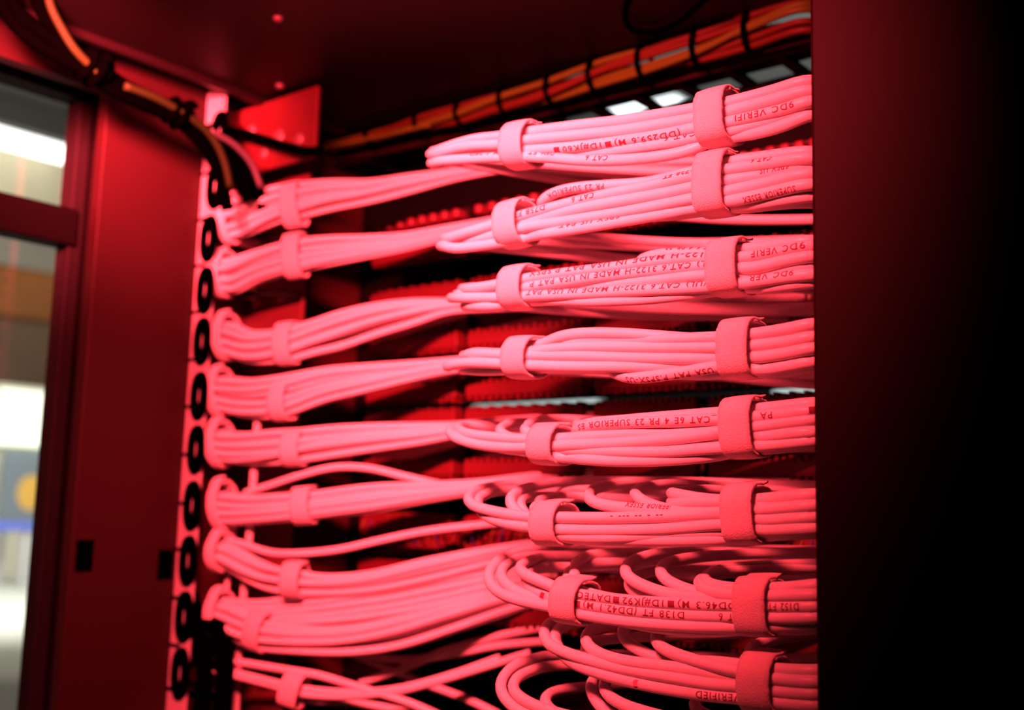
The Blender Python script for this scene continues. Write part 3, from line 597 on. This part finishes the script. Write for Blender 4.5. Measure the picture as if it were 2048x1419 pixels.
fc(7, [(1634, 1206, 8), (1541, 1207, 8), (1484, 1204, 6), (1440, 1196, 6), (1400, 1186, 7), (1357, 1172, 8), (1328, 1157, 10), (1320, 1142, 14), (1328, 1129, 24), (1355, 1120, 42), (1410, 1112, 70)])
fc(7, [(1634, 1222, 9), (1541, 1222, 9), (1420, 1220, 9), (1300, 1208, 9), (1200, 1192, 8), (1165, 1182, 8), (1142, 1168, 9), (1136, 1150, 12), (1143, 1134, 20), (1160, 1120, 34), (1195, 1108, 60)])
fc(7, [(1634, 1240, 11), (1420, 1232, 11), (1300, 1222, 11), (1200, 1200, 11), (1150, 1188, 11), (1122, 1175, 12), (1122, 1158, 16), (1140, 1142, 28), (1180, 1128, 50)])
fc(7, [(1634, 1226, 12), (1420, 1214, 12), (1330, 1204, 12), (1283, 1192, 12), (1263, 1180, 14), (1258, 1165, 20), (1275, 1150, 36), (1320, 1140, 65)])
ties(7, *TIES[7])

# bundle 8
bundle(8, 'eighth front cable bundle from the top, sagging loops with a stained cable', (1330, 1345))
fc(8, [(1635, 1364, 0), (1600, 1362, 0), (1561, 1359, 0), (1491, 1345, 0), (1456, 1338, 0), (1403, 1324, 1), (1359, 1310, 2), (1325, 1296, 4), (1311, 1281, 8), (1314, 1266, 16), (1335, 1254, 34), (1380, 1244, 62)])
fc(8, [(1635, 1376, 3), (1600, 1374, 3), (1561, 1372, 2), (1491, 1360, 2), (1440, 1350, 2), (1403, 1342, 2), (1339, 1333, 1), (1261, 1323, 0), (1212, 1312, 1), (1182, 1297, 3), (1170, 1281, 7), (1176, 1265, 15), (1194, 1254, 28), (1240, 1243, 55), (1300, 1236, 90)])
fc(8, [(1635, 1388, 0), (1600, 1386, 0), (1561, 1383, 0), (1491, 1374, 0), (1421, 1368, 0), (1339, 1353, 0), (1244, 1336, 0), (1191, 1323, 0), (1130, 1304, 0), (1098, 1288, 3), (1087, 1270, 7), (1093, 1253, 15), (1110, 1240, 28), (1145, 1230, 50), (1200, 1222, 85)])
fc(8, [(1635, 1411, 0), (1600, 1409, 0), (1561, 1405, 0), (1491, 1396, 0), (1421, 1390, 0), (1350, 1380, 0), (1300, 1371, 0), (1244, 1358, 0), (1191, 1343, 0), (1140, 1322, 2), (1118, 1300, 5), (1110, 1280, 8), (1111, 1265, 12), (1125, 1252, 24), (1160, 1243, 45), (1220, 1234, 80)], [('VERIFIED', 1490, 1395, 5)], label='cable with a small round stain')
fc(8, [(1635, 1342, 2), (1600, 1341, 2), (1561, 1339, 2), (1491, 1331, 3), (1438, 1324, 6), (1380, 1322, 10), (1323, 1318, 11), (1288, 1304, 11), (1256, 1286, 12), (1244, 1268, 15), (1252, 1252, 26), (1290, 1240, 50)])
fc(8, [(1635, 1352, 6), (1561, 1350, 7), (1520, 1335, 9), (1500, 1326, 10), (1490, 1314, 13), (1498, 1300, 22), (1520, 1287, 38), (1560, 1276, 65)])
fc(8, [(1635, 1400, 6), (1561, 1396, 6), (1491, 1386, 7), (1400, 1368, 8), (1300, 1352, 9), (1230, 1332, 10), (1180, 1310, 14), (1172, 1292, 24), (1210, 1278, 48)])
# the stain on the lowest printed cable
ob8 = [o for o in FB[8].children if o.get('label')][0]
sc_ = P3(1272, 1365, -2.9); bm = bmesh.new(); bmesh.ops.create_circle(bm, cap_ends=True, segments=18, radius=.0016)
nv = Vector((-sc_[0], -sc_[1], CZ-sc_[2])).normalized(); R_ = nv.to_track_quat('Z', 'Y').to_matrix().to_4x4(); R_.translation = Vector(sc_)+nv*.00035
bmesh.ops.transform(bm, matrix=R_, verts=bm.verts); bm.verts.index_update()
mesh_obj('stain', [v.co[:] for v in bm.verts], [[v.index for v in f.verts] for f in bm.faces], mat('stain_colour', (.35, .12, .2), .7), ob8, smooth=False); bm.free()
ties(8, *TIES[8])

# bundle 9, cut by the bottom of the frame
bundle(9, 'lowest front cable bundle, only its upper loops in view at the bottom edge', (1200, 1440))
fc(9, [(1640, 1500, 0), (1500, 1490, 0), (1300, 1470, 0), (1150, 1450, 0), (1050, 1428, 0), (1012, 1400, 2), (1000, 1374, 6), (1007, 1352, 13), (1028, 1332, 25), (1062, 1319, 45), (1110, 1310, 75)])
fc(9, [(1640, 1490, 2), (1500, 1476, 2), (1300, 1455, 1), (1180, 1440, 1), (1090, 1418, 1), (1040, 1394, 3), (1024, 1374, 7), (1034, 1355, 15), (1060, 1342, 30), (1110, 1331, 60)])
fc(9, [(1640, 1480, 2), (1500, 1465, 2), (1340, 1436, 0), (1279, 1420, 0), (1240, 1406, 2), (1216, 1390, 4), (1207, 1373, 9), (1214, 1357, 18), (1245, 1343, 38)])
fc(9, [(1640, 1495, 6), (1500, 1480, 6), (1300, 1450, 6), (1215, 1425, 8), (1190, 1398, 12), (1181, 1376, 16), (1190, 1356, 28), (1225, 1342, 50)])
fc(9, [(1640, 1470, 6), (1500, 1450, 6), (1440, 1440, 8), (1400, 1424, 10), (1388, 1408, 16), (1400, 1394, 28), (1440, 1384, 55)])
fc(9, [(1640, 1500, 9), (1350, 1470, 9), (1200, 1450, 9), (1110, 1425, 14), (1090, 1400, 24), (1120, 1380, 45)])

# ------------------------------------------------------------------ left bundles
LBUN = [
 ([(452, 398, 478), (480, 390, 478), (518, 379, 462), (566, 366, 444), (615, 360, 434), (664, 356, 423), (737, 355, 409), (811, 344, 391), (908, 333, 364), (1000, 316, 345), (1100, 300, 328)], (589, 412, 43, -.22), (456, 440, 42), 'topmost left bundle of cables tied at the black lacing rings'),
 ([(440, 520, 578), (469, 512, 590), (518, 498, 566), (566, 484, 552), (615, 474, 542), (664, 470, 533), (737, 468, 520), (811, 463, 506), (884, 450, 489), (1000, 430, 462), (1100, 412, 440)], (592, 513, 42, -.16), (441, 549, 40), 'second left bundle from the top, narrowing towards the right'),
 ([(440, 646, 704), (463, 642, 716), (502, 659, 728), (552, 657, 728), (590, 647, 722), (629, 637, 711), (679, 620, 700), (755, 604, 674), (832, 596, 651), (895, 595, 630), (1000, 594, 620), (1100, 590, 612)], (576, 688, 39, -.10), (446, 674, 40), 'third left bundle from the top, sagging and then rising to the right'),
 ([(428, 752, 812), (463, 752, 829), (502, 755, 836), (552, 750, 838), (603, 742, 824), (654, 732, 806), (730, 726, 788), (806, 721, 770), (882, 715, 753), (980, 708, 738), (1080, 702, 726)], (568, 803, 35, -.08), (433, 785, 42), 'fourth left bundle from the top, its strap holding only the lower cables'),
 ([(430, 858, 918), (463, 862, 928), (502, 862, 930), (552, 858, 930), (603, 855, 925), (654, 850, 918), (750, 845, 904), (850, 843, 890), (920, 841, 876), (1000, 838, 862), (1100, 834, 852)], (590, 898, 31, -.04), (433, 888, 40), 'fifth left bundle from the top, level, below the open gap'),
 ([(432, 982, 1040), (463, 984, 1050), (502, 988, 1048), (560, 985, 1045), (620, 982, 1038), (680, 974, 1032), (750, 966, 1025), (860, 962, 1005), (950, 958, 990), (1050, 950, 975), (1150, 942, 962)], (610, 1012, 33, -.08), (438, 1010, 42), 'sixth left bundle from the top, held by a wide strap'),
 ([(430, 1080, 1125), (460, 1088, 1140), (500, 1110, 1165), (540, 1126, 1182), (590, 1136, 1190), (650, 1146, 1192), (740, 1140, 1186), (850, 1115, 1165), (950, 1096, 1140), (1050, 1080, 1115), (1150, 1070, 1098)], (590, 1160, 31, .05), (434, 1103, 32), 'seventh left bundle from the top, thin and bowed downwards'),
 ([(426, 1200, 1252), (455, 1205, 1268), (490, 1222, 1290), (530, 1238, 1302), (600, 1250, 1308), (700, 1248, 1310), (800, 1230, 1298), (900, 1205, 1268), (1000, 1180, 1235), (1100, 1160, 1205), (1180, 1150, 1185)], (520, 1262, 36, .28), (432, 1226, 38), 'eighth left bundle from the top, with loose cables fanning above it'),
]
XL_ = [400, 440, 480, 590, 700, 800, 900, 1000, 1100, 1200]
YL_ = [.553, .553, .555, .566, .585, .604, .622, .638, .650, .658]
def YL(x): return float(np.interp(x, XL_, YL_))
def ppm_at(p): return F/np.dot(np.asarray(p)-np.array([0, 0, CZ]), M[:, 2])
for bi, (st, tie, wrap, lab) in enumerate(LBUN):
    c_ = atY(600, (st[3][1]+st[3][2])/2, YL(600))
    b_ = thing('cable_bundle', lab, 'cable bundle', c_, 'left cable bundles')
    n = 13 if bi not in (6,) else 7
    if bi == 7: n = 9
    rr = np.random.default_rng(50+bi); ph0 = rr.uniform(0, 6)
    for k in range(n):
        nc = 4 if n > 9 else 1; core = k >= n-nc; ang = ph0+2*math.pi*k/(n-nc if not core else nc); P = []; rate = rr.normal(0, .05)+.10
        for i, (x, ya, yb) in enumerate(st):
            Yc = YL(x)+.007; q = atY(x, (ya+yb)/2, Yc); hh = max((yb-ya)/2/ppm_at(q)-.0029, .0035); dd = .0085*min(1, hh/.010)
            a_ = ang+rate*i; m_ = .42 if core else 1.
            v = math.cos(a_)*hh*m_; d_ = math.sin(a_)*dd*m_
            if abs(math.cos(a_)) < .95: v *= 1.05
            P.append(q+np.array([0, d_, v]))
        q = P[0]; P = [q+np.array([-.004, .075, -.004]), q+np.array([-.010, .030, -.001])]+P
        q = P[-1]; xe = q[0]+rr.uniform(.02, .16); P.append(np.array([xe, YP-.006, q[2]+rr.uniform(-.008, .008)]))
        cable(b_, P, .0030, step=.005, n=10)
    x, y, hh, sl = tie; c_ = atY(x, y, YL(x)+.006); ax = atY(x+30, y+30*sl, YL(x+30)+.006)-c_
    strap(b_, c_, ax, hh/ppm_at(c_), .0115, seed=70+bi, p=2.2)
    x, y, hh = wrap; x += 9; c_ = atY(x, y, YL(x)+.008); ax = atY(x+40, y+(2 if bi > 5 else -6), YL(x)+.012)-c_
    strap(b_, c_, ax, hh/ppm_at(c_)+.0005, .0125, width=.009, th=.0030, seed=90+bi, p=2.0, tab=.4)
# ninth, thin pair
b_ = thing('cable_bundle', 'lowest left bundle, a thin pair of cables with one round strap', 'cable bundle', atY(600, 1380, .56), 'left cable bundles')
for pts in ([(410, 1333), (450, 1345), (500, 1358), (560, 1374), (590, 1384), (650, 1391), (720, 1390), (800, 1380), (880, 1360), (960, 1336), (1060, 1305)],
            [(440, 1338), (500, 1352), (590, 1374), (650, 1382), (720, 1384), (800, 1376), (900, 1350), (1000, 1315)],
            [(470, 1322), (520, 1330), (580, 1340), (640, 1350), (700, 1368), (740, 1380), (820, 1405), (900, 1440)]):
    P = [atY(x, y, YL(x)+.004) for x, y in pts]; cable(b_, P, .0030, n=10)
c_ = atY(588, 1380, YL(588)+.004); strap(b_, c_, atY(618, 1390, YL(618)+.004)-c_, .0118, .010, seed=99)

# loose cables
LOOSE = [
 ('loose cable arcing above the sixth left bundle', [(490, 985), (540, 970), (600, 950), (670, 934), (740, 936), (800, 950), (880, 968), (980, 985)], .012),
 ('loose cable above the seventh left bundle', [(440, 1075), (480, 1085), (540, 1104), (600, 1106), (680, 1098), (760, 1080), (850, 1062), (950, 1050), (1050, 1040), (1130, 1034)], .012),
 ('upper loose cable of the fan over the eighth left bundle', [(440, 1200), (520, 1205), (620, 1190), (740, 1172), (860, 1150), (960, 1135), (1060, 1125)], .010),
 ('second loose cable of the fan over the eighth left bundle', [(440, 1208), (530, 1216), (640, 1202), (760, 1184), (880, 1160), (1000, 1142), (1100, 1132)], .010),
 ('third loose cable of the fan over the eighth left bundle', [(450, 1214), (540, 1226), (650, 1214), (780, 1196), (900, 1172), (1010, 1152), (1110, 1142)], .010),
 ('fourth loose cable of the fan over the eighth left bundle', [(520, 1240), (580, 1236), (680, 1226), (800, 1208), (910, 1186), (1020, 1162), (1120, 1152)], .010),
 ('fifth loose cable of the fan over the eighth left bundle', [(520, 1248), (600, 1243), (700, 1236), (810, 1220), (920, 1198), (1030, 1176), (1130, 1160)], .010),
 ('dim cable rising right below the eighth left bundle', [(720, 1365), (800, 1338), (880, 1305), (980, 1275), (1080, 1255), (1180, 1240)], .030),
 ('dim cable crossing down to the right at the bottom', [(700, 1305), (760, 1330), (850, 1366), (940, 1400), (1020, 1440)], .045),
 ('dim cable sloping down under the eighth left bundle', [(690, 1296), (790, 1318), (900, 1308), (1000, 1290), (1090, 1282)], .040),
 ('dim red cable at the lowest left edge of the dark gap', [(560, 1400), (660, 1402), (760, 1412), (860, 1436)], .030),
]
for lab, pts, dy in LOOSE:
    P = [atY(x, y, min(YL(x)+dy, YP-.012)) for x, y in pts]
    o, _ = cable(None, P, .0030, name='loose_cable', n=10); tag(o, lab, 'cable', 'loose cables')
# pale vertical cords on the left
for lab, pts, r in (('right pale vertical cord behind the left bundles', [(520, 760), (516, 830), (508, 940), (500, 1060), (488, 1180), (478, 1300), (470, 1450)], .0032),
                    ('left pale vertical cord behind the lower left bundles', [(470, 1040), (458, 1140), (448, 1220), (436, 1320), (425, 1450)], .0026)):
    P = [atY(x, y, .572) for x, y in pts]; o, _ = cable(None, P, r, mat('cord_jacket', (.5, .46, .47), .5), name='vertical_cord', n=10); tag(o, lab, 'cord')
# black clutter low on the rail
bk = thing('black_cord_tangle', 'tangle of black cords beside the lower end of the rail', 'cords', atY(400, 1300, .55))
for pts in ([(380, 1190), (395, 1250), (410, 1320), (400, 1440)], [(330, 1370), (365, 1340), (400, 1320), (440, 1330)], [(395, 1230), (440, 1260), (450, 1330), (440, 1440)], [(330, 1400), (360, 1395), (400, 1385), (450, 1400)], [(345, 1135), (365, 1130), (390, 1132)]):
    cable(bk, [atY(x, y, .552) for x, y in pts], .0075 if pts[0][0] > 375 else .003, BLACKP, name='black_cord', n=10)
